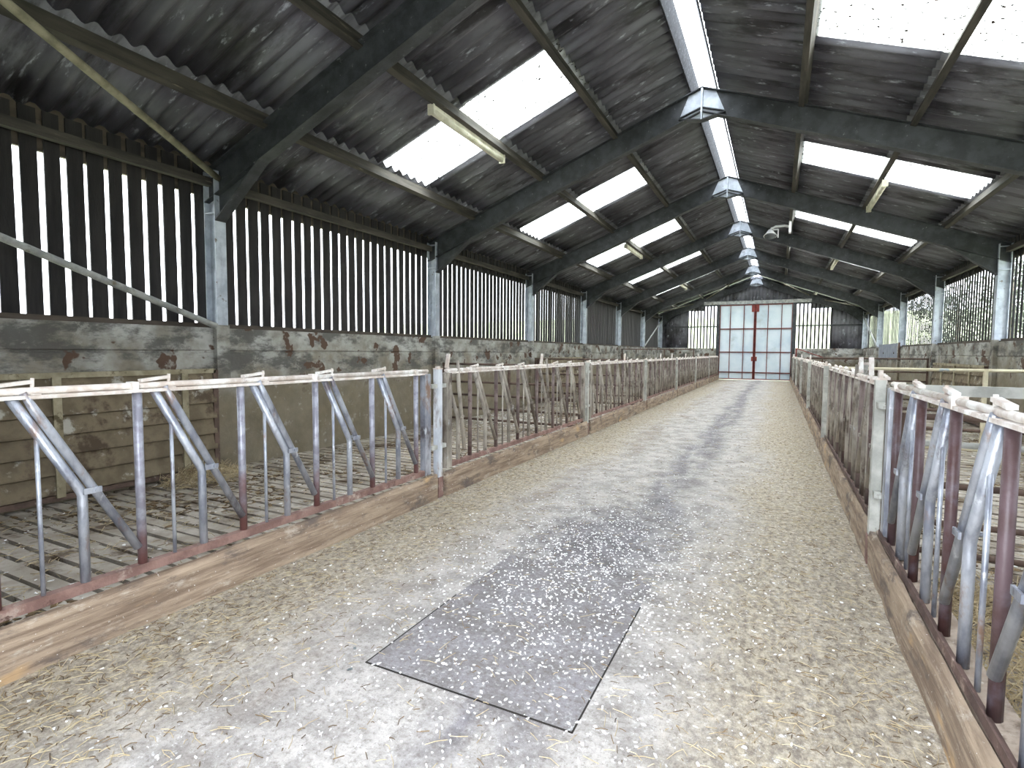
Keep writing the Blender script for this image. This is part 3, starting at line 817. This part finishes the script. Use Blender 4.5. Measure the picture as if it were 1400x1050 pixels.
def flakes(name, n, sampler, mat, r=(.003, .012)):
    vs = []; fs = []
    for k in range(n):
        x, y, z = sampler(); a = R.uniform(0, 6.28); l = R.uniform(*r); q = l * R.uniform(.2, .7)
        m = R.choice((5, 6, 7)); o = len(vs); zt = z + R.uniform(.002, .006)
        for h in (0, 1):
            for i in range(m):
                t = 2 * math.pi * i / m; rr = R.uniform(.45, 1.25)
                u, v = math.cos(t) * l * rr, math.sin(t) * q * rr
                vs.append((x + u*math.cos(a) - v*math.sin(a), y + u*math.sin(a) + v*math.cos(a), zt if h else z))
        fs.append(tuple(o + m + i for i in range(m)))
        fs += [(o+i, o+(i+1) % m, o+m+(i+1) % m, o+m+i) for i in range(m)]
    return build(name, MB().add(vs, fs), mat)
def fl_s():
    r = R.random()
    if r < .5: return (R.gauss(.1, .5), R.gauss(-.9, .9), .003)
    return (max(-1.7, min(1.7, R.gauss(.1, .9))), near_y(), .001)
o = flakes('white_flakes', 6500, lambda: (lambda p: (max(-1.72, min(1.72, p[0])), max(-4.2, p[1]), p[2]))(fl_s()), 'flake')
tag(o, 'white flakes and droppings scattered over the passage floor', 'flakes', kind='stuff')
def pen_s(s):
    def f(): return (s * R.uniform(2.02, 4.76), -4.3 + 26 * R.random() ** 2, -.03)
    return f
for s, side in ((-1, 'left'), (1, 'right')):
    o = strands('pen_bedding', 3500, pen_s(s), 'straw', (.03, .13), .002, .006)
    tag(o, 'thin straw bedding on the %s pen slats' % side, 'bedding', kind='stuff')
def heap(name, c, rx, ry, h, n, label):
    def f():
        a = R.uniform(0, 6.28); q = math.sqrt(R.random())
        return (c[0] + rx*q*math.cos(a), c[1] + ry*q*math.sin(a), -.03 + h * (1 - q*q) * R.random())
    tag(strands(name, n, f, 'straw', (.05, .2), .0022, .004, .8), label, 'hay', kind='stuff')
heap('hay_wisps', (-4.55, -.5), .3, .45, .16, 700, 'wisps of hay at the foot of the left sheeted gate')
heap('hay_wisps', (2.35, -.9), .4, .9, .05, 1500, 'hay trodden into the slats beside the nearest right barrier')
def dung_s(s):
    def f():
        c = R.choice(DC[s]); x = s * max(1.98, min(4.82, abs(c[0] + R.gauss(0, c[2])))); return (x, max(-4.5, c[1] + R.gauss(0, c[2] * 1.2)), -.028)
    return f
DC = {s: [(s * R.uniform(2.1, 4.7), R.uniform(-4, 16), R.uniform(.08, .3)) for _ in range(46)] for s in (-1, 1)}
for s, side in ((-1, 'left'), (1, 'right')):
    o = flakes('trodden_dung', 3000, dung_s(s), 'dung', (.012, .045))
    tag(o, 'dark trodden dung patches on the %s pen slats' % side, 'dung', kind='stuff')
    o = flakes('pen_flakes', 900, lambda: (s * R.uniform(2.0, 4.8), -3.5 + 18 * R.random(), -.027), 'flake', (.006, .02))
    tag(o, 'white flecks scattered on the %s pen slats' % side, 'flakes', kind='stuff')
o = flakes('white_litter', 900, lambda: (max(-4.82, R.gauss(-3.9, .5)), R.gauss(6.2, .8), -.026), 'flake', (.008, .028))
tag(o, 'dense white litter on the slats in the second left pen', 'litter', kind='stuff')
o = flakes('slate_chip', 3, lambda: (-1.0 + R.uniform(-.5, .5), -2.6 + R.uniform(-.6, .6), .002), 'stone', (.012, .02))
tag(o, 'small grey stone chips lying on the passage floor', 'stones', kind='stuff')

# ------------------------------------------------------------------ trees beyond the right wall
def tree(x, y, h, r, label):
    t = empty('hedgerow_tree', (x, y, -.3))
    build('trunk', MB().tube([(0, 0, 0), (.1, .05, h * .5), (0, .1, h * .85)], [.16, .12, .05], 10), 'bark', t, smooth=True)
    vs = []; fs = []
    cl = [(R.gauss(0, r * .5), R.gauss(0, r * .6), h * .42 + R.random() * h * .55) for _ in range(34)]
    for k in range(3200):
        c = R.choice(cl); p = Vector((c[0] + R.gauss(0, .35), c[1] + R.gauss(0, .35), c[2] + R.gauss(0, .3)))
        a = Vector((R.gauss(0, 1), R.gauss(0, 1), R.gauss(0, 1))).normalized(); b = a.orthogonal().normalized(); q = R.uniform(.05, .11)
        o = len(vs); vs += [p - a*q, p + b*q*.5, p + a*q, p - b*q*.5]; fs.append((o, o+1, o+2, o+3))
    build('foliage', MB().add(vs, fs), 'leaf', t)['kind'] = 'stuff'
    tag(t, label, 'tree', 'trees beyond the right wall')
for k, (x, y) in enumerate([(9.2, 9.5), (9.8, 15.0), (9.7, 20.6), (10.2, 26.4), (9.7, 32.2)]):
    tree(x, y, R.uniform(5.2, 6.4), 1.9, '%s leafy tree seen through the right boarding, counted from the near end' % ORD[k + 1])
